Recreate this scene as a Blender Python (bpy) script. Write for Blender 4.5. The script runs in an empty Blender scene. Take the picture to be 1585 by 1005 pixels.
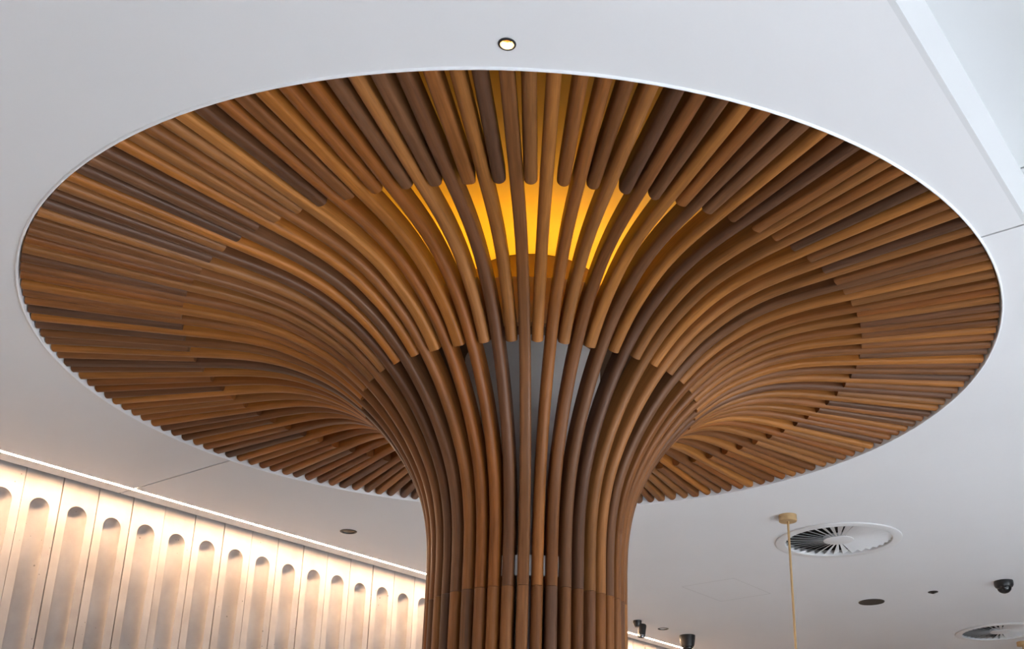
import bpy, bmesh, math, random
from mathutils import Vector, Matrix
from mathutils.geometry import tessellate_polygon

# ------------------------------------------------------------------ frame of reference
# X runs along the concrete wall, Y towards it, Z up.  U = metres per survey unit
# (camera-to-ceiling height = 1 unit).
S = 1.46
CAM_Z = 1.60
TH = math.radians(58.733226)


def xy(x, y):
    """survey plan coordinates -> room coordinates (metres)"""
    return (S * (x * math.cos(TH) + y * math.sin(TH)), S * (-x * math.sin(TH) + y * math.cos(TH)))


def zz(z):
    return CAM_Z + S * z


sc = bpy.context.scene
COL = sc.collection

# ------------------------------------------------------------------ camera
F_PX, PITCH, ROLL, PPX, PPY = 1743.2135, 0.37349419, -0.0223796, 239.4257, 169.4883
cd = bpy.data.cameras.new('camera')
cam = bpy.data.objects.new('camera', cd)
COL.objects.link(cam)
cd.sensor_fit = 'HORIZONTAL'
cd.sensor_width = 36.0
cd.lens = F_PX / 1585.0 * 36.0
cd.shift_x = -PPX / 1585.0
cd.shift_y = PPY / 1585.0
cd.clip_start = 0.02
fw = Vector((0, math.cos(PITCH), math.sin(PITCH)))
up0 = Vector((0, -math.sin(PITCH), math.cos(PITCH)))
rt0 = Vector((1, 0, 0))
c_, s_ = math.cos(ROLL), math.sin(ROLL)
rt = c_ * rt0 + s_ * up0
up = -s_ * rt0 + c_ * up0
M = Matrix((rt, up, -fw)).transposed().to_4x4()
cam.matrix_world = Matrix.Translation((0, 0, CAM_Z)) @ Matrix.Rotation(-TH, 4, 'Z') @ M
sc.camera = cam

# ------------------------------------------------------------------ exposure, sky
sc.view_settings.view_transform = 'Standard'
sc.view_settings.look = 'None'
sc.view_settings.gamma = 1.0
sc.view_settings.use_curve_mapping = False
sc.view_settings.exposure = 0.0
world = bpy.data.worlds.new('sky')
sc.world = world
world.use_nodes = True
bg = world.node_tree.nodes['Background']
bg.inputs['Color'].default_value = (0.80, 0.89, 1.0, 1)
bg.inputs['Strength'].default_value = 2.6

AMBER_UP = 54.0
WALL_LED = 250.0
SPOT_W = 6.0

# sun through the facade: it falls on the floor in front of the windows and never reaches the column
sd = bpy.data.lights.new('sun', 'SUN')
sd.energy = 62.0
sd.angle = math.radians(2.0)
sd.color = (0.985, 0.99, 0.99)
so = bpy.data.objects.new('sun', sd)
COL.objects.link(so)
so.rotation_euler = Vector((-0.05, math.cos(math.radians(22)), -math.sin(math.radians(22)))).to_track_quat('-Z', 'Y').to_euler()

# room extents (metres)
X0, X1 = -4.5, 13.0
YW = S * 2.7973           # face of the concrete wall
YF = -7.0                 # glazed facade behind the camera
Y_STEP = S * 0.3203       # where the ceiling steps up
ZC = zz(1.0)
ZU = zz(1.108)
ZROOF = zz(1.32)

# daylight portals in the facade openings
N_WIN = 5
X_W0, X_W1 = -1.6, 6.3        # extent of the glazing
win_x = []
for i in range(N_WIN):
    a = X_W0 + (X_W1 - X_W0) * i / N_WIN + 0.12
    b = X_W0 + (X_W1 - X_W0) * (i + 1) / N_WIN - 0.12
    win_x.append((a, b))
WZ0, WZ1 = 0.25, 2.75
for i, (a, b) in enumerate(win_x):
    ld = bpy.data.lights.new('daylight_portal', 'AREA')
    ld.shape = 'RECTANGLE'
    ld.size = b - a
    ld.size_y = WZ1 - WZ0
    ld.cycles.is_portal = True
    lo = bpy.data.objects.new('daylight_portal', ld)
    COL.objects.link(lo)
    lo.location = ((a + b) / 2, YF - 0.16, (WZ0 + WZ1) / 2)
    lo.rotation_euler = Vector((0, 1, 0)).to_track_quat('-Z', 'Z').to_euler()   # facing into the room


# ------------------------------------------------------------------ helpers
def obj(name, me, mat, parent=None):
    if isinstance(me, bmesh.types.BMesh):
        bm = me
        bmesh.ops.recalc_face_normals(bm, faces=bm.faces)
        me = bpy.data.meshes.new(name)
        bm.to_mesh(me)
        bm.free()
    if mat is not None and not me.materials:
        me.materials.append(mat)
    o = bpy.data.objects.new(name, me)
    COL.objects.link(o)
    if parent is not None:
        o.parent = parent
    return o


def smooth(o, ang=35):
    me = o.data
    for p in me.polygons:
        p.use_smooth = True
    try:
        me.set_sharp_from_angle(angle=math.radians(ang))
    except Exception:
        pass
    return o


def thing(name, label, cat, loc=(0, 0, 0), rz=0.0, group=None):
    o = bpy.data.objects.new(name, None)
    o.empty_display_size = 0.1
    COL.objects.link(o)
    o.location = loc
    o.rotation_euler = (0, 0, rz)
    o['label'] = label
    o['category'] = cat
    if group:
        o['group'] = group
    return o


def box(bm, x0, x1, y0, y1, z0, z1):
    v = [bm.verts.new(p) for p in ((x0, y0, z0), (x1, y0, z0), (x1, y1, z0), (x0, y1, z0),
                                   (x0, y0, z1), (x1, y0, z1), (x1, y1, z1), (x0, y1, z1))]
    for f in ((0, 1, 2, 3), (4, 5, 6, 7), (0, 1, 5, 4), (1, 2, 6, 5), (2, 3, 7, 6), (3, 0, 4, 7)):
        bm.faces.new([v[i] for i in f])
    return v


def lathe(bm, prof, n=48, closed=False, mat=None):
    """prof: list of (r, z).  r = 0 collapses to a point."""
    rings = []
    for r, z in prof:
        if r < 1e-7:
            rings.append([bm.verts.new((0, 0, z))])
        else:
            rings.append([bm.verts.new((r * math.cos(2 * math.pi * k / n), r * math.sin(2 * math.pi * k / n), z)) for k in range(n)])
    if mat is not None:
        for r_ in rings:
            for v in r_:
                v.co = mat @ v.co
    pairs = list(zip(rings[:-1], rings[1:]))
    if closed:
        pairs.append((rings[-1], rings[0]))
    for a, b in pairs:
        for k in range(n):
            k2 = (k + 1) % n
            if len(a) == 1 and len(b) == 1:
                continue
            if len(a) == 1:
                bm.faces.new((a[0], b[k], b[k2]))
            elif len(b) == 1:
                bm.faces.new((a[k], b[0], a[k2]))
            else:
                bm.faces.new((a[k], a[k2], b[k2], b[k]))
    return rings


def nodes_of(mat):
    mat.use_nodes = True
    nt = mat.node_tree
    return nt, nt.nodes, nt.links, nt.nodes['Principled BSDF']


def plain(name, col, rough=0.5, metal=0.0, spec=0.5, noise=0.0, nscale=8.0, bump=0.0, bscale=120.0):
    m = bpy.data.materials.new(name)
    nt, N, L, p = nodes_of(m)
    p.inputs['Base Color'].default_value = (*col, 1)
    p.inputs['Roughness'].default_value = rough
    p.inputs['Metallic'].default_value = metal
    p.inputs['Specular IOR Level'].default_value = spec
    tc = N.new('ShaderNodeTexCoord')
    if noise > 0:
        n = N.new('ShaderNodeTexNoise')
        n.inputs['Scale'].default_value = nscale
        n.inputs['Detail'].default_value = 6
        L.new(tc.outputs['Object'], n.inputs['Vector'])
        r = N.new('ShaderNodeValToRGB')
        r.color_ramp.elements[0].position = 0.3
        r.color_ramp.elements[1].position = 0.7
        r.color_ramp.elements[0].color = (*[c * (1 - noise) for c in col], 1)
        r.color_ramp.elements[1].color = (*[min(1, c * (1 + noise)) for c in col], 1)
        L.new(n.outputs['Fac'], r.inputs['Fac'])
        L.new(r.outputs['Color'], p.inputs['Base Color'])
    if bump > 0:
        n2 = N.new('ShaderNodeTexNoise')
        n2.inputs['Scale'].default_value = bscale
        n2.inputs['Detail'].default_value = 4
        L.new(tc.outputs['Object'], n2.inputs['Vector'])
        b = N.new('ShaderNodeBump')
        b.inputs['Strength'].default_value = bump
        b.inputs['Distance'].default_value = 0.002
        L.new(n2.outputs['Fac'], b.inputs['Height'])
        L.new(b.outputs['Normal'], p.inputs['Normal'])
    return m


def emitter(name, col, strength):
    m = bpy.data.materials.new(name)
    nt, N, L, p = nodes_of(m)
    p.inputs['Base Color'].default_value = (0.9, 0.9, 0.9, 1)
    p.inputs['Emission Color'].default_value = (*col, 1)
    p.inputs['Emission Strength'].default_value = strength
    return m


def wood_material():
    m = bpy.data.materials.new('oiled_timber')
    nt, N, L, p = nodes_of(m)
    oi = N.new('ShaderNodeObjectInfo')
    uv = N.new('ShaderNodeUVMap')
    uv.uv_map = 'grain'
    off = N.new('ShaderNodeVectorMath')
    off.operation = 'ADD'
    mul = N.new('ShaderNodeVectorMath')
    mul.operation = 'SCALE'
    comb = N.new('ShaderNodeCombineXYZ')
    L.new(oi.outputs['Random'], comb.inputs['X'])
    L.new(oi.outputs['Random'], comb.inputs['Y'])
    L.new(oi.outputs['Random'], comb.inputs['Z'])
    L.new(comb.outputs[0], mul.inputs[0])
    mul.inputs['Scale'].default_value = 61.7
    L.new(uv.outputs['UV'], off.inputs[0])
    L.new(mul.outputs[0], off.inputs[1])

    def stretched(sx, sy, detail, rough=0.6, dist=0.0):
        mp = N.new('ShaderNodeMapping')
        mp.inputs['Scale'].default_value = (sx, sy, 1)
        L.new(off.outputs[0], mp.inputs['Vector'])
        n = N.new('ShaderNodeTexNoise')
        n.inputs['Scale'].default_value = 1.0
        n.inputs['Detail'].default_value = detail
        n.inputs['Roughness'].default_value = rough
        n.inputs['Distortion'].default_value = dist
        L.new(mp.outputs[0], n.inputs['Vector'])
        return n
    fine = stretched(260, 9, 4)
    broad = stretched(40, 2.2, 3, dist=0.6)
    blotch = stretched(9, 3.0, 3)

    def ramp(n, lo, hi, p0=0.3, p1=0.7):
        r = N.new('ShaderNodeMapRange')
        r.inputs['From Min'].default_value = p0
        r.inputs['From Max'].default_value = p1
        r.inputs['To Min'].default_value = lo
        r.inputs['To Max'].default_value = hi
        L.new(n.outputs['Fac'], r.inputs['Value'])
        return r
    a = ramp(fine, 0.78, 1.16)
    b = ramp(broad, 0.84, 1.14)
    c = ramp(blotch, 0.84, 1.14)
    m1 = N.new('ShaderNodeMath'); m1.operation = 'MULTIPLY'
    m2 = N.new('ShaderNodeMath'); m2.operation = 'MULTIPLY'
    L.new(a.outputs[0], m1.inputs[0]); L.new(b.outputs[0], m1.inputs[1])
    L.new(m1.outputs[0], m2.inputs[0]); L.new(c.outputs[0], m2.inputs[1])
    sc_ = N.new('ShaderNodeVectorMath'); sc_.operation = 'SCALE'
    L.new(oi.outputs['Color'], sc_.inputs[0]); L.new(m2.outputs[0], sc_.inputs['Scale'])
    L.new(sc_.outputs[0], p.inputs['Base Color'])
    rr = ramp(broad, 0.4, 0.55)
    L.new(rr.outputs[0], p.inputs['Roughness'])
    p.inputs['Specular IOR Level'].default_value = 0.3
    bp = N.new('ShaderNodeBump')
    bp.inputs['Strength'].default_value = 0.12
    bp.inputs['Distance'].default_value = 0.001
    L.new(fine.outputs['Fac'], bp.inputs['Height'])
    L.new(bp.outputs['Normal'], p.inputs['Normal'])
    return m


def concrete_material():
    m = bpy.data.materials.new('precast_concrete')
    nt, N, L, p = nodes_of(m)
    tc = N.new('ShaderNodeTexCoord')
    oi = N.new('ShaderNodeObjectInfo')
    add = N.new('ShaderNodeVectorMath'); add.operation = 'ADD'
    comb = N.new('ShaderNodeCombineXYZ')
    ml = N.new('ShaderNodeMath'); ml.operation = 'MULTIPLY'; ml.inputs[1].default_value = 37.0
    L.new(oi.outputs['Random'], ml.inputs[0])
    for k in range(3):
        L.new(ml.outputs[0], comb.inputs[k])
    L.new(tc.outputs['Object'], add.inputs[0]); L.new(comb.outputs[0], add.inputs[1])
    n = N.new('ShaderNodeTexNoise'); n.inputs['Scale'].default_value = 7; n.inputs['Detail'].default_value = 8
    L.new(add.outputs[0], n.inputs['Vector'])
    r = N.new('ShaderNodeValToRGB')
    r.color_ramp.elements[0].position = 0.3; r.color_ramp.elements[0].color = (0.33, 0.31, 0.30, 1)
    r.color_ramp.elements[1].position = 0.72; r.color_ramp.elements[1].color = (0.45, 0.43, 0.42, 1)
    L.new(n.outputs['Fac'], r.inputs['Fac'])
    # small air-bubble pits
    v = N.new('ShaderNodeTexVoronoi'); v.inputs['Scale'].default_value = 34
    L.new(add.outputs[0], v.inputs['Vector'])
    n2 = N.new('ShaderNodeTexNoise'); n2.inputs['Scale'].default_value = 5
    L.new(add.outputs[0], n2.inputs['Vector'])
    ad = N.new('ShaderNodeMath'); ad.operation = 'SUBTRACT'
    mr0 = N.new('ShaderNodeMapRange')
    mr0.inputs['From Min'].default_value = 0.5; mr0.inputs['From Max'].default_value = 0.75
    mr0.inputs['To Min'].default_value = -0.02; mr0.inputs['To Max'].default_value = 0.16
    L.new(n2.outputs['Fac'], mr0.inputs['Value'])
    L.new(v.outputs['Distance'], ad.inputs[0]); L.new(mr0.outputs[0], ad.inputs[1])
    mr = N.new('ShaderNodeMapRange')
    mr.inputs['From Min'].default_value = 0.0; mr.inputs['From Max'].default_value = 0.04
    mr.inputs['To Min'].default_value = 0.45; mr.inputs['To Max'].default_value = 1.0
    L.new(ad.outputs[0], mr.inputs['Value'])
    s = N.new('ShaderNodeVectorMath'); s.operation = 'SCALE'
    L.new(r.outputs['Color'], s.inputs[0]); L.new(mr.outputs[0], s.inputs['Scale'])
    L.new(s.outputs[0], p.inputs['Base Color'])
    p.inputs['Roughness'].default_value = 0.75
    p.inputs['Specular IOR Level'].default_value = 0.25
    b = N.new('ShaderNodeBump'); b.inputs['Strength'].default_value = 0.25; b.inputs['Distance'].default_value = 0.002
    n3 = N.new('ShaderNodeTexNoise'); n3.inputs['Scale'].default_value = 60; n3.inputs['Detail'].default_value = 5
    L.new(add.outputs[0], n3.inputs['Vector'])
    L.new(n3.outputs['Fac'], b.inputs['Height']); L.new(b.outputs['Normal'], p.inputs['Normal'])
    return m


WOOD = wood_material()
CONC = concrete_material()
PLASTER = plain('white_plaster', (0.79, 0.79, 0.805), 0.85, spec=0.2, noise=0.015, nscale=2.0)
FACE = plain('plaster_dimmed_face', (0.70, 0.705, 0.715), 0.85, spec=0.2, noise=0.015, nscale=2.0)  # the same plaster, colour darkened to hold down excess daylight on the step
UPPER = plain('plaster_dimmed_upper', (0.62, 0.625, 0.63), 0.85, spec=0.2, noise=0.015, nscale=2.0)  # plaster darkened further to offset too much daylight on the upper ceiling
TRIM = plain('white_enamel', (0.88, 0.89, 0.91), 0.45)
WHITEMETAL = plain('white_powder_coat', (0.72, 0.72, 0.73), 0.5)
DARKVOID = plain('dark_void', (0.03, 0.028, 0.027), 0.9)
BLACK = plain('black_plastic', (0.012, 0.012, 0.013), 0.4, noise=0.2)
BLACKGLOSS = plain('black_dome', (0.01, 0.01, 0.011), 0.12)
BRASS = plain('brushed_brass', (0.56, 0.38, 0.19), 0.45, metal=0.3, noise=0.06, nscale=30)
GOLD = plain('gold_reflector', (0.85, 0.6, 0.3), 0.25, metal=1.0)
STEEL = plain('galvanised_steel', (0.85, 0.84, 0.82), 0.45, metal=0.2, noise=0.1, nscale=25)
COREGREY = plain('painted_grey_steel', (0.86, 0.81, 0.77), 0.55, noise=0.05, nscale=5)
PLYDARK = plain('dark_stained_ply', (0.14, 0.075, 0.04), 0.7, noise=0.08, nscale=12)
GLOWPLY = plain('glow_lifted_ply', (0.82, 0.64, 0.36), 0.7, noise=0.05, nscale=12)  # hoop colour raised to stand in for missing amber glow on it
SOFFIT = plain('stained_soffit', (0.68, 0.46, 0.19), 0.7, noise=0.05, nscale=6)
FLOORM = plain('pale_floor', (0.385, 0.42, 0.46), 0.5, noise=0.1, nscale=1.5)
WALLPAINT = plain('wall_paint', (0.6, 0.59, 0.58), 0.8)
AMBER_A = emitter('amber_led_up', (1.0, 0.56, 0.03), AMBER_UP)
LEDM = emitter('warm_led', (1.0, 0.63, 0.37), WALL_LED)
LAMPM = emitter('warm_lamp', (1.0, 0.75, 0.45), 6.0)

# ------------------------------------------------------------------ the room
TX, TY = xy(-0.27980573, 2.16634449)
R_RIM = 0.96148442 * S


def struct(name, bm, mat):
    o = obj(name, bm, mat)
    o['kind'] = 'structure'
    return o


bm = bmesh.new(); box(bm, X0 - 0.3, X1 + 0.3, YF - 0.3, YW + 0.4, -0.2, 0.0); struct('floor', bm, FLOORM)
bm = bmesh.new(); box(bm, X0 - 0.3, X1 + 0.3, YF - 0.3, YW + 0.4, ZROOF, ZROOF + 0.2)
ceiling = struct('ceiling', bm, plain('dark_slab', (0.06, 0.058, 0.055), 0.9, noise=0.1))  # slab coloured dark to put shade into the gaps between slats
bm = bmesh.new(); box(bm, X0 - 0.3, X0, YF, YW + 0.08, 0, ZROOF); struct('wall_back', bm, WALLPAINT)
bm = bmesh.new(); box(bm, X1, X1 + 0.3, YF, YW + 0.08, 0, ZROOF); struct('wall_front', bm, WALLPAINT)

# glazed facade behind the camera
bm = bmesh.new()
box(bm, X0 - 0.3, X1 + 0.3, YF - 0.3, YF, 0, WZ0)
box(bm, X0 - 0.3, X1 + 0.3, YF - 0.3, YF, WZ1, ZROOF)
edges = [X0 - 0.3] + [v for ab in win_x for v in ab] + [X1 + 0.3]
for i in range(0, len(edges), 2):
    box(bm, edges[i], edges[i + 1], YF - 0.3, YF, WZ0, WZ1)
struct('wall_right', bm, WALLPAINT)
ALU = plain('grey_aluminium', (0.3, 0.31, 0.32), 0.4, metal=0.6)
for i, (a, b) in enumerate(win_x):
    bm = bmesh.new()
    t = 0.05
    box(bm, a, b, YF - 0.12, YF - 0.04, WZ0, WZ0 + t)
    box(bm, a, b, YF - 0.12, YF - 0.04, WZ1 - t, WZ1)
    box(bm, a, a + t, YF - 0.12, YF - 0.04, WZ0 + t, WZ1 - t)
    box(bm, b - t, b, YF - 0.12, YF - 0.04, WZ0 + t, WZ1 - t)
    m_ = (a + b) / 2
    box(bm, m_ - t / 2, m_ + t / 2, YF - 0.12, YF - 0.04, WZ0 + t, WZ1 - t)
    struct('window_%d' % (i + 1), bm, ALU)

# lower ceiling: two boards meeting at a control joint through the disc centre
Y_END = YW - 0.021
GAP = 0.0034
NSEG = 96


# round cut-outs: (centre x, centre y, radius)
R_VENT = 0.204 * S
HOLES = [xy(0.549, 3.528) + (0.173 * S,), xy(1.500, 5.110) + (0.173 * S,),
         xy(-0.194, 1.1635) + (0.0118 * S * 0.86,), xy(-0.980, 3.309) + (0.0256 * S * 0.88,), xy(-0.034, 4.875) + (0.0245 * S * 0.88,)]


def ceiling_half(sign):
    bm = bmesh.new()
    xo = X0 if sign < 0 else X1
    xs = TX + sign * GAP
    r = R_RIM
    y_off = math.sqrt(r * r - GAP * GAP)
    y0 = Y_STEP + 0.0125
    outline = [(xs, y0), (xo, y0), (xo, Y_END), (xs, Y_END), (xs, TY + y_off)]
    a0 = math.acos(GAP / r)
    for k in range(1, NSEG):
        a = a0 - 2 * a0 * k / NSEG
        outline.append((TX + sign * r * math.cos(a), TY + r * math.sin(a)))
    outline.append((xs, TY - y_off))
    loops = [outline]
    for hx_, hy_, hr in HOLES:
        if (hx_ - TX) * sign > 0:
            loops.append([(hx_ + hr * math.cos(2 * math.pi * k / 48), hy_ + hr * math.sin(2 * math.pi * k / 48)) for k in range(48)])
    tris = tessellate_polygon([[Vector((x, y, 0)) for x, y in lp] for lp in loops])
    flat = [p for lp in loops for p in lp]
    lo = [bm.verts.new((x, y, ZC)) for x, y in flat]
    hi = [bm.verts.new((x, y, ZC + 0.02)) for x, y in flat]
    for t in tris:
        bm.faces.new([lo[i] for i in t])
        bm.faces.new([hi[i] for i in reversed(t)])
    k0 = 0
    for lp in loops:
        n = len(lp)
        for i in range(n):
            p, q = k0 + i, k0 + (i + 1) % n
            bm.faces.new((lo[p], lo[q], hi[q], hi[p]))
        k0 += n
    return bm


obj('ceiling_board', ceiling_half(-1), PLASTER, ceiling)
obj('ceiling_board', ceiling_half(1), PLASTER, ceiling)
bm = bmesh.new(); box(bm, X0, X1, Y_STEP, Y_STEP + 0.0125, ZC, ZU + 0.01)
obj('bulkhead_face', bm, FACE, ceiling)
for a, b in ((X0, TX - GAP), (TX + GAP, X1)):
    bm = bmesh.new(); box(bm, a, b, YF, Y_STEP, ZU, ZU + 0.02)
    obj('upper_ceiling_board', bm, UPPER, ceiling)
# inspection hatch set flush in the boards
c1 = xy(0.048, 4.121); c2 = xy(0.237, 3.991); c3 = xy(0.379, 4.267); c4 = xy(0.196, 4.37)
hx = [(c1[0] + c2[0]) / 2, (c3[0] + c4[0]) / 2]
hy = [(c2[1] + c3[1]) / 2, (c1[1] + c4[1]) / 2]
HAIR = plain('hairline_joint', (0.42, 0.41, 0.41), 0.9)
bm = bmesh.new()
q = 0.0016
for x0, x1, y0, y1 in ((hx[0], hx[1], hy[0], hy[0] + q), (hx[0], hx[1], hy[1] - q, hy[1]), (hx[0], hx[0] + q, hy[0] + q, hy[1] - q), (hx[1] - q, hx[1], hy[0] + q, hy[1] - q)):
    box(bm, x0, x1, y0, y1, ZC - 0.0003, ZC + 0.001)
obj('hatch_joint', bm, HAIR, ceiling)

# ring trim round the disc
bm = bmesh.new()
ri = R_RIM - 0.0065
prof = [(ri, ZC + 0.385), (ri, ZC - 0.002), (ri + 0.001, ZC - 0.004), (ri + 0.003, ZC - 0.005), (ri + 0.0055, ZC - 0.004),
        (ri + 0.0068, ZC - 0.0005), (ri + 0.0068, ZC + 0.001), (ri + 0.004, ZC + 0.003), (ri + 0.004, ZC + 0.385)]
lathe(bm, prof, 192, closed=True)
ring = struct('trim_1', bm, TRIM)
ring.location = (TX, TY, 0)
smooth(ring, 50)

# ------------------------------------------------------------------ fluted concrete wall
bm = bmesh.new(); box(bm, X0 - 0.3, X1 + 0.3, YW + 0.08, YW + 0.4, 0, ZROOF)
wall = struct('wall_left', bm, CONC)
PW = 0.10056 * S
WALL_TOP = ZC + 0.10


def panel_mesh(w, fw_, fd, arch_top, seed):
    """one precast plank with a round-headed flute; local x along wall, y into wall, z absolute"""
    rnd = random.Random(seed)
    bm = bmesh.new()
    h = fw_ / 2
    n, m = 16, 6
    cs = [(-math.cos(math.pi * k / n), math.sin(math.pi * k / n)) for k in range(n + 1)]
    zc = arch_top - h
    L = -w / 2 + 0.0019
    Rr = w / 2 - 0.0019
    V = lambda x, y, z: bm.verts.new((x, y, z))
    top = [V(h * c, 0, WALL_TOP) for c, _ in cs]
    bot = [V(h * c, fd * q, 0.0) for c, q in cs]
    rows = []
    for j in range(m + 1):
        ph = math.pi / 2 * j / m
        row = []
        for i, (c, q) in enumerate(cs):
            if j and i in (0, n):
                row.append(rows[0][i])
            else:
                row.append(V(h * c, fd * q * math.cos(ph), zc + h * q * math.sin(ph)))
        rows.append(row)
    af = rows[m]
    for i in range(n):
        bm.faces.new((af[i], af[i + 1], top[i + 1], top[i]))
        bm.faces.new((bot[i], bot[i + 1], rows[0][i + 1], rows[0][i]))
        for j in range(m):
            q = []
            for v in (rows[j][i], rows[j][i + 1], rows[j + 1][i + 1], rows[j + 1][i]):
                if v not in q:
                    q.append(v)
            bm.faces.new(q)
    lt, lb, lm = V(L, 0, WALL_TOP), V(L, 0, 0), V(L, 0, zc)
    rt_, rb, rm = V(Rr, 0, WALL_TOP), V(Rr, 0, 0), V(Rr, 0, zc)
    bm.faces.new((lm, af[0], top[0], lt)); bm.faces.new((lb, bot[0], af[0], lm))
    bm.faces.new((rm, rt_, top[n], af[n])); bm.faces.new((rb, rm, af[n], bot[n]))
    # sides
    for a, b in ((lt, lm), (lm, lb), (rt_, rm), (rm, rb)):
        a2 = V(a.co.x, 0.078, a.co.z); b2 = V(b.co.x, 0.078, b.co.z)
        bm.faces.new((a, b, b2, a2))
    bmesh.ops.remove_doubles(bm, verts=bm.verts, dist=1e-6)
    return bm


FLW = 0.53 * PW
pm = []
for v in range(3):
    b_ = panel_mesh(PW, FLW * (1 + 0.02 * (v - 1)), 0.043, ZC - 0.064 * S + 0.004 * (v - 1), v)
    tmp = obj('concrete_panel', b_, CONC, wall)
    smooth(tmp, 40)
    pm.append(tmp.data)
    bpy.data.objects.remove(tmp)
jx, jy = xy(-1.64308425, 2.7029492)
rnd = random.Random(4)
for k in range(-9, 40):
    cx = jx + (k + 0.5) * PW
    if cx - PW / 2 < X0 or cx + PW / 2 > X1:
        continue
    o = obj('concrete_panel', pm[rnd.randrange(3)], None, wall)
    o.location = (cx + rnd.uniform(-0.0012, 0.0012), YW + rnd.uniform(0, 0.003), 0)

# warm LED strip running along the ceiling in front of the wall
YL = S * 2.7212
t = thing('strip_light', 'long glowing warm LED strip in ceiling beside the fluted concrete wall', 'strip light', (0, YL, ZC))
bm = bmesh.new()
W_ = 0.0075
box(bm, X0 + 0.05, X1 - 0.05, -W_ - 0.0022, -W_, -0.0025, -0.0002)
box(bm, X0 + 0.05, X1 - 0.05, W_, W_ + 0.0022, -0.0025, -0.0002)
obj('channel', bm, TRIM, t)
bm = bmesh.new(); box(bm, X0 + 0.05, X1 - 0.05, -W_, W_, -0.0022, -0.0002)
obj('diffuser', bm, LEDM, t)

# ------------------------------------------------------------------ the timber tree
tree = thing('timber_column', 'flared timber slat column fanning out like a tree into the round ceiling recess', 'column', (TX, TY, 0))
N_A = 44
PHASE = math.radians(-85.5) - TH
STEP = 2 * math.pi / N_A
HW = 0.0106 * S
DEP = 0.034 * S
RHO = 0.0088 * S
PROF = [(0.196, 0.4895), (0.196, 0.53), (0.1965, 0.57), (0.1995, 0.62), (0.2075, 0.67), (0.2205, 0.716), (0.2415, 0.763), (0.268, 0.808),
        (0.299, 0.850), (0.333, 0.887), (0.37, 0.9195), (0.41, 0.947), (0.455, 0.969), (0.505, 0.9865), (0.56, 0.9965), (0.62, 1.0005),
        (0.69, 1.001), (0.80, 1.001), (0.954, 1.001)]


def catmull(P, per=3):
    out = []
    n = len(P)
    for i in range(n - 1):
        p0 = P[max(i - 1, 0)]; p1 = P[i]; p2 = P[i + 1]; p3 = P[min(i + 2, n - 1)]
        for k in range(per):
            t = k / per
            out.append(tuple(0.5 * (2 * b + (c - a) * t + (2 * a - 5 * b + 4 * c - d) * t * t + (3 * b - a - 3 * c + d) * t ** 3)
                             for a, b, c, d in zip(p0, p1, p2, p3)))
    out.append(P[-1])
    return out


DENSE = [(S * r, zz(z)) for r, z in catmull(PROF, 4)]


def cut_from(path, r0):
    r0 *= S
    for i in range(len(path) - 1):
        a, b = path[i], path[i + 1]
        if a[0] <= r0 < b[0]:
            t = (r0 - a[0]) / (b[0] - a[0])
            return [(r0, a[1] + t * (b[1] - a[1]))] + path[i + 1:]
    return path


def thin(path):
    """drop points where the path is straight"""
    out = [path[0]]
    for i in range(1, len(path) - 1):
        a, b, c = out[-1], path[i], path[i + 1]
        v1 = Vector((b[0] - a[0], b[1] - a[1])); v2 = Vector((c[0] - b[0], c[1] - b[1]))
        if v1.length > 1e-6 and v2.length > 1e-6 and (v1.angle(v2) > 0.022 or v1.length > 0.30):
            out.append(b)
    out.append(path[-1])
    return out


def slat_mesh(name, path, rx, ry, twist=0.0):
    """rx, ry: width and depth of the rounded front corners; twist turns the section about its own length"""
    left = [(-HW + rx * (1 - math.sin(math.pi / 2 * k / 5)), ry * (1 - math.cos(math.pi / 2 * k / 5))) for k in range(6)]
    right = [(-w, d) for w, d in left]
    per = [(-HW, DEP)] + left[::-1] + (right[1:] if rx > HW * 0.99 else right) + [(HW, DEP)]
    ct, st = math.cos(twist), math.sin(twist)
    pv = DEP * 0.5
    per = [(w * ct - (d - pv) * st, pv + w * st + (d - pv) * ct) for w, d in per]
    bm = bmesh.new()
    uvl = bm.loops.layers.uv.new('grain')
    dist = [0.0]
    for a, b in zip(per[:-1], per[1:]):
        dist.append(dist[-1] + math.hypot(b[0] - a[0], b[1] - a[1]))
    rows = []
    s = 0.0
    ss = []
    for i, (r, z) in enumerate(path):
        a = path[max(i - 1, 0)]; b = path[min(i + 1, len(path) - 1)]
        tx, tz = b[0] - a[0], b[1] - a[1]
        l = math.hypot(tx, tz); tx /= l; tz /= l
        bx, bz = -tz, tx                     # towards the back of the slat
        rows.append([bm.verts.new((r + bx * d, w, z + bz * d)) for w, d in per])
        if i:
            s += math.hypot(r - path[i - 1][0], z - path[i - 1][1])
        ss.append(s)
    n = len(per)
    for i in range(len(rows) - 1):
        for j in range(n):
            j2 = (j + 1) % n
            f = bm.faces.new((rows[i][j], rows[i][j2], rows[i + 1][j2], rows[i + 1][j]))
            u0 = dist[j]; u1 = dist[j2] if j2 else dist[-1] + 2 * HW
            for lp, (u, v) in zip(f.loops, ((u0, ss[i]), (u1, ss[i]), (u1, ss[i + 1]), (u0, ss[i + 1]))):
                lp[uvl].uv = (u, v)
    for row, v0 in ((rows[0], ss[0]), (rows[-1], ss[-1])):
        f = bm.faces.new(row)
        for lp, (w, d) in zip(f.loops, per):
            lp[uvl].uv = (w, v0 + d)
    bmesh.ops.recalc_face_normals(bm, faces=bm.faces)
    me = bpy.data.meshes.new(name)
    bm.to_mesh(me); bm.free()
    me.materials.append(WOOD)
    for p in me.polygons:
        p.use_smooth = True
    me.set_sharp_from_angle(angle=math.radians(40))
    return me


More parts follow.
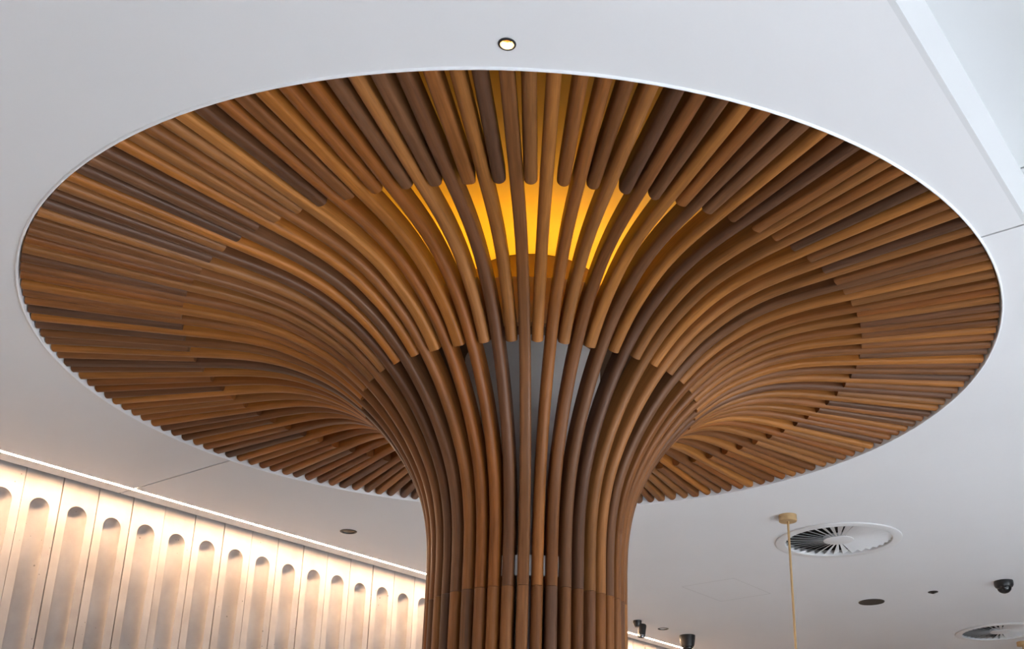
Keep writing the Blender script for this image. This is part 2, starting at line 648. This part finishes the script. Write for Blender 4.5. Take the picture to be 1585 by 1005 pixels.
SECTIONS = [(HW, 0.0105 * S, 0.0), (HW, 0.0105 * S, 0.07), (HW * 0.8, 0.0075 * S, -0.07), (HW * 0.55, 0.006 * S, 0.05), (HW, 0.0115 * S, -0.04),
            (HW * 0.9, 0.009 * S, 0.02)]
FLAT = zz(1.001)
P_LONG = thin(DENSE)
P_MID = thin(cut_from(DENSE, 0.345))
P_SHORT = [(0.6885 * S, FLAT), (0.78 * S, FLAT), (0.86 * S, FLAT), (0.954 * S, FLAT)]
P_TRUNK = [(0.196 * S, 0.0), (0.196 * S, 0.6), (0.196 * S, 1.2), (0.196 * S, 1.8), (0.196 * S, zz(0.4888))]
KINDS = {}
for nm, pth in (('long_slat', P_LONG), ('mid_slat', P_MID), ('short_slat', P_SHORT), ('trunk_slat', P_TRUNK)):
    KINDS[nm] = [slat_mesh(nm, pth, *sec) for sec in SECTIONS]

TONES = [(0.300, 0.118, 0.034), (0.225, 0.090, 0.030), (0.170, 0.074, 0.034), (0.130, 0.064, 0.038), (0.340, 0.150, 0.050),
         (0.285, 0.100, 0.022), (0.200, 0.094, 0.046), (0.245, 0.104, 0.038)]
rng = random.Random(11)


def tone(kind):
    c = TONES[rng.randrange(len(TONES))]
    f = 0.80 * rng.uniform(0.85, 1.15)
    if kind == 'mid_slat':                   # tinted brighter orange, standing in for warm light on these slats
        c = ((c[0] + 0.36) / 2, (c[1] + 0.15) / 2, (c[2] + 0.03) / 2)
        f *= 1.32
    return (c[0] * f, c[1] * f * 0.9, c[2] * f * 0.76, 1)


for k in range(N_A):
    a = PHASE + k * STEP
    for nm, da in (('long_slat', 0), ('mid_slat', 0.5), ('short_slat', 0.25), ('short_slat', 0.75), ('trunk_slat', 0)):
        if nm == 'trunk_slat':
            v = v_long                       # the straight length below continues the section of the curved one
        else:
            v = rng.randrange(len(SECTIONS))
            if nm == 'long_slat':
                v_long = v
        o = obj(nm, KINDS[nm][v], None, tree)
        jit = rng.uniform(-1, 1) * 0.0025
        if nm == 'long_slat':
            j_long = jit
        o.rotation_euler = (0, 0, a + da * STEP + (j_long if nm == 'trunk_slat' else jit))
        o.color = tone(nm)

# hidden core, bands and the amber cove inside the flare
bm = bmesh.new(); lathe(bm, [(0.135 * S, 0.0), (0.142 * S, 0.0), (0.142 * S, zz(1.022)), (0.135 * S, zz(1.022))], 64)
smooth(obj('steel_core', bm, COREGREY, tree))
bm = bmesh.new(); lathe(bm, [(0.1765 * S, zz(0.5115)), (0.1765 * S, zz(0.5495)), (0.172 * S, zz(0.5495)), (0.172 * S, zz(0.5115))], 64, closed=True)
smooth(obj('steel_band', bm, STEEL, tree))
bm = bmesh.new()      # hoop fixed to the backs of the slats; it hides the amber strip that stands on the closing plate
lathe(bm, [(S * r, zz(z)) for r, z in ((0.325, 0.94), (0.340, 0.94), (0.340, 1.0345), (0.325, 1.0345))], 96, closed=True)
smooth(obj('support_hoop', bm, GLOWPLY, tree))
bm = bmesh.new(); lathe(bm, [(S * r, zz(z)) for r, z in ((0.235, 1.0222), (0.247, 1.0222), (0.247, 1.0255), (0.235, 1.0255))], 96, closed=True)
o = smooth(obj('light_strip', bm, AMBER_A, tree)); o['label'] = 'glowing amber light ring hidden behind the hoop'
bm = bmesh.new(); lathe(bm, [(S * r, zz(z)) for r, z in ((0.132, 1.0225), (0.140, 1.0225), (0.140, 1.1995), (0.132, 1.1995))], 64, closed=True)
smooth(obj('inner_drum', bm, PLYDARK, tree))
bm = bmesh.new(); lathe(bm, [(S * r, zz(z)) for r, z in ((0.1425, 1.014), (0.3245, 1.014), (0.3245, 1.022), (0.1425, 1.022))], 96, closed=True)
smooth(obj('closing_plate', bm, PLYDARK, tree))
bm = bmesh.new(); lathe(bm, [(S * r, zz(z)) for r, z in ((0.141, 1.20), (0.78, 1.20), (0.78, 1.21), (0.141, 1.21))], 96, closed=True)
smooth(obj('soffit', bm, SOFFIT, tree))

# ------------------------------------------------------------------ ceiling fittings
def at(x, y):
    a, b = xy(x, y)
    return (a, b, ZC)


def recessed(px, py, r, label, inner, lamp_mat, spot_w):
    """recessed downlight: bezel on the board, reflector cup going up through the cut-out, lamp at its top"""
    t = thing('downlight', label, 'downlight', at(px, py))
    bm = bmesh.new()
    lathe(bm, [(r * 0.73, 0.006), (r * 0.73, -0.0016), (r * 0.78, -0.0032), (r * 0.95, -0.0028), (r, -0.0008), (r * 0.83, -0.0008), (r * 0.83, 0.006)], 40, closed=True)
    smooth(obj('bezel', bm, BLACK, t), 50)
    bm = bmesh.new()
    pr = [(r * 0.725, 0.002), (r * 0.715, r * 0.35), (r * 0.68, r * 0.75), (r * 0.56, r * 1.10), (r * 0.42, r * 1.30)]
    lathe(bm, pr + [(p + 0.0008, z + 0.0008) for p, z in reversed(pr)], 40, closed=True)
    smooth(obj('reflector', bm, inner, t), 60)
    bm = bmesh.new()
    lathe(bm, [(0, r * 1.22), (r * 0.30, r * 1.24), (r * 0.43, r * 1.31), (r * 0.43, r * 1.36), (0, r * 1.36)], 24)
    smooth(obj('lamp', bm, lamp_mat, t), 60)
    if spot_w > 0:
        ld = bpy.data.lights.new('downlight_beam', 'SPOT')
        ld.energy = spot_w
        ld.color = (1.0, 0.72, 0.42)
        ld.spot_size = math.radians(120)
        ld.spot_blend = 0.8
        ld.shadow_soft_size = 0.006
        lo = bpy.data.objects.new('downlight_beam', ld)
        COL.objects.link(lo)
        lo.parent = t
        lo.location = (0, 0, r * 1.1)
    return t


TANCUP = plain('tan_reflector', (0.35, 0.25, 0.17), 0.4)
recessed(-0.194, 1.1635, 0.0118 * S, 'small lit downlight with black rim and gold cup above the timber disc', GOLD, LAMPM, SPOT_W)
recessed(-0.980, 3.309, 0.0256 * S, 'unlit black rimmed downlight in pink-lit ceiling between timber disc and LED strip', TANCUP, TANCUP, 0)
recessed(-0.034, 4.875, 0.0245 * S, 'unlit recessed downlight between black spotlight and tapered black camera', WHITEMETAL, TANCUP, 0)


def air_diffuser(px, py, label):
    t = thing('air_diffuser', label, 'air vent', at(px, py), -TH, 'round swirl air vents')
    R = R_VENT
    rb = 0.1715 * S
    bm = bmesh.new()
    lathe(bm, [(rb, 0.018), (rb, -0.005), (rb + 0.003, -0.0085), (R - 0.006, -0.0085), (R - 0.0012, -0.0070), (R, -0.0012), (rb + 0.0012, -0.0012), (rb + 0.0012, 0.018)], 72, closed=True)
    smooth(obj('outer_ring', bm, WHITEMETAL, t), 40)
    bm = bmesh.new()
    lathe(bm, [(rb - 0.0004, 0.021), (rb - 0.0004, 0.10), (0, 0.10), (0, 0.104), (rb + 0.003, 0.104), (rb + 0.003, 0.021)], 72)
    obj('plenum', bm, DARKVOID, t)
    bm = bmesh.new()
    lathe(bm, [(0, -0.004), (0.046 * S, -0.004), (0.0488 * S, -0.0025), (0.0488 * S, 0.016), (0, 0.016)], 40)
    smooth(obj('hub', bm, WHITEMETAL, t), 40)
    n = 34
    bm = bmesh.new()
    r0, r1 = 0.049 * S, rb - 0.0006
    th = 0.0013
    vs = []
    for r, ch in ((r0, 0.0085), (r1, 0.029)):
        dz = ch * math.tan(math.radians(23))
        for (y, z) in ((ch / 2, -0.0015), (-ch / 2, -0.0015 + dz), (-ch / 2, -0.0015 + dz + th), (ch / 2, -0.0015 + th)):
            vs.append(bm.verts.new((r, y, z)))
    for j in range(4):
        bm.faces.new((vs[j], vs[(j + 1) % 4], vs[4 + (j + 1) % 4], vs[4 + j]))
    bm.faces.new(vs[:4]); bm.faces.new(vs[4:])
    first = obj('blade', bm, WHITEMETAL, t)
    for k in range(1, n):
        c = first.copy()
        COL.objects.link(c)
        c.rotation_euler = (0, 0, 2 * math.pi * k / n)
    return t


air_diffuser(0.549, 3.528, 'round white swirl air vent behind the brass pendant rod')
air_diffuser(1.500, 5.110, 'round white swirl air vent cut off by the right edge, below the dome camera')


def pendant(px, py, label):
    t = thing('pendant_lamp', label, 'pendant lamp', at(px, py), 0, 'brass rod pendant lamps')
    bm = bmesh.new(); r = 0.0272 * S
    lathe(bm, [(0, -0.0002), (r, -0.0002), (r, -0.013), (r * 0.985, -0.0135), (r * 0.985, -0.0145), (r, -0.015), (r, -0.027), (r * 0.95, -0.029), (0, -0.029)], 40)
    smooth(obj('canopy', bm, BRASS, t), 30)
    bm = bmesh.new()
    lathe(bm, [(0, -0.029), (0.0052, -0.029), (0.0052, -1.06), (0, -1.06)], 16)
    smooth(obj('rod', bm, BRASS, t), 40)
    bm = bmesh.new()
    lathe(bm, [(0.006, -1.05), (0.03, -1.06), (0.09, -1.10), (0.12, -1.16), (0.117, -1.16), (0.088, -1.104), (0.03, -1.065)], 40)
    smooth(obj('shade', bm, BRASS, t), 40)
    return t


pendant(0.358, 3.245, 'slim brass pendant rod with round canopy in front of the air vent')
pendant(1.672, 5.372, 'brass pendant rod at the lower right corner beside the far air vent')

# ceiling loudspeaker
t = thing('ceiling_speaker', 'flat round black speaker grille flush in the ceiling', 'speaker', at(0.803, 4.440))
bm = bmesh.new(); r = 0.052 * S
lathe(bm, [(r * 0.93, -0.0003), (r * 0.93, -0.004), (r * 0.985, -0.004), (r, -0.0003)], 56, closed=True)
smooth(obj('rim', bm, BLACK, t), 40)
GRILLE = plain('speaker_mesh', (0.022, 0.019, 0.016), 0.6, bump=0.6, bscale=900)
bm = bmesh.new()
lathe(bm, [(r * 0.925, -0.0003), (r * 0.925, -0.003), (r * 0.6, -0.0042), (0, -0.0048)], 56)
smooth(obj('grille', bm, GRILLE, t), 40)

# small detector
t = thing('ceiling_sensor', 'tiny black round sensor between black speaker and dome camera', 'sensor', at(1.017, 4.290))
bm = bmesh.new(); r = 0.0195 * S
lathe(bm, [(0, -0.0003), (r, -0.0003), (r, -0.003), (r * 0.85, -0.005), (r * 0.55, -0.0055)], 36)
smooth(obj('base', bm, BLACK, t), 40)
bm = bmesh.new()
lathe(bm, [(r * 0.54, -0.0055), (r * 0.45, -0.009), (r * 0.22, -0.011), (0, -0.0115)], 28)
smooth(obj('lens', bm, BLACKGLOSS, t), 50)

# dome cameras
def dome_camera(px, py, label, tall):
    t = thing('dome_camera', label, 'security camera', at(px, py), 0)
    r = 0.0352 * S
    bm = bmesh.new()
    if tall:
        lathe(bm, [(0, -0.0003), (r, -0.0003), (r * 1.01, -0.006), (r * 0.97, -0.03), (r * 0.88, -0.062), (r * 0.80, -0.075), (r * 0.7, -0.077)], 48)
        z, q = -0.077, 0.69
    else:
        lathe(bm, [(0, -0.0003), (r, -0.0003), (r * 1.02, -0.008), (r * 1.0, -0.024), (r * 0.90, -0.033), (r * 0.78, -0.035)], 48)
        z, q = -0.035, 0.77
    smooth(obj('housing', bm, BLACK, t), 40)
    bm = bmesh.new()
    pr = []
    for k in range(9):
        a = math.pi / 2 * k / 8
        pr.append((r * q * math.cos(a), z - r * q * 0.85 * math.sin(a)))
    pr[-1] = (0, pr[-1][1])
    lathe(bm, pr, 40)
    smooth(obj('dome', bm, BLACKGLOSS, t), 60)
    return t


dome_camera(1.2495, 4.142, 'black dome security camera on bare ceiling right of the speaker', False)
dome_camera(0.0725, 5.036, 'tapered black dome camera by the LED strip right of the timber trunk', True)

# track-style spotlight: round base, bracket and tilted can
t = thing('spotlight', 'black cylindrical spotlight tilted on its ceiling base beside the trunk', 'spotlight', at(-0.141, 4.696), -TH)
bm = bmesh.new(); r = 0.0178 * S
lathe(bm, [(0, -0.0003), (r, -0.0003), (r, -0.012), (r * 0.8, -0.030), (r * 0.55, -0.040), (0, -0.041)], 36)
smooth(obj('base', bm, BLACK, t), 40)
Mx = Matrix.Translation((0.034, -0.002, -0.022)) @ Matrix.Rotation(math.radians(8), 4, 'Y')
bm = bmesh.new()
lathe(bm, [(0, 0), (0.017, -0.001), (0.022, -0.006), (0.0235, -0.015), (0.0235, -0.068)], 32, mat=Mx)
smooth(obj('can', bm, BLACK, t), 40)
bm = bmesh.new()
lathe(bm, [(0.0238, -0.068), (0.0238, -0.078), (0.0225, -0.084), (0.019, -0.084), (0.018, -0.072)], 32, mat=Mx)
smooth(obj('snoot', bm, plain('dark_chrome', (0.25, 0.25, 0.26), 0.2, metal=1.0), t), 40)
bm = bmesh.new()
box(bm, 0.006, 0.026, -0.006, 0.006, -0.040, -0.028)
obj('bracket', bm, BLACK, t)
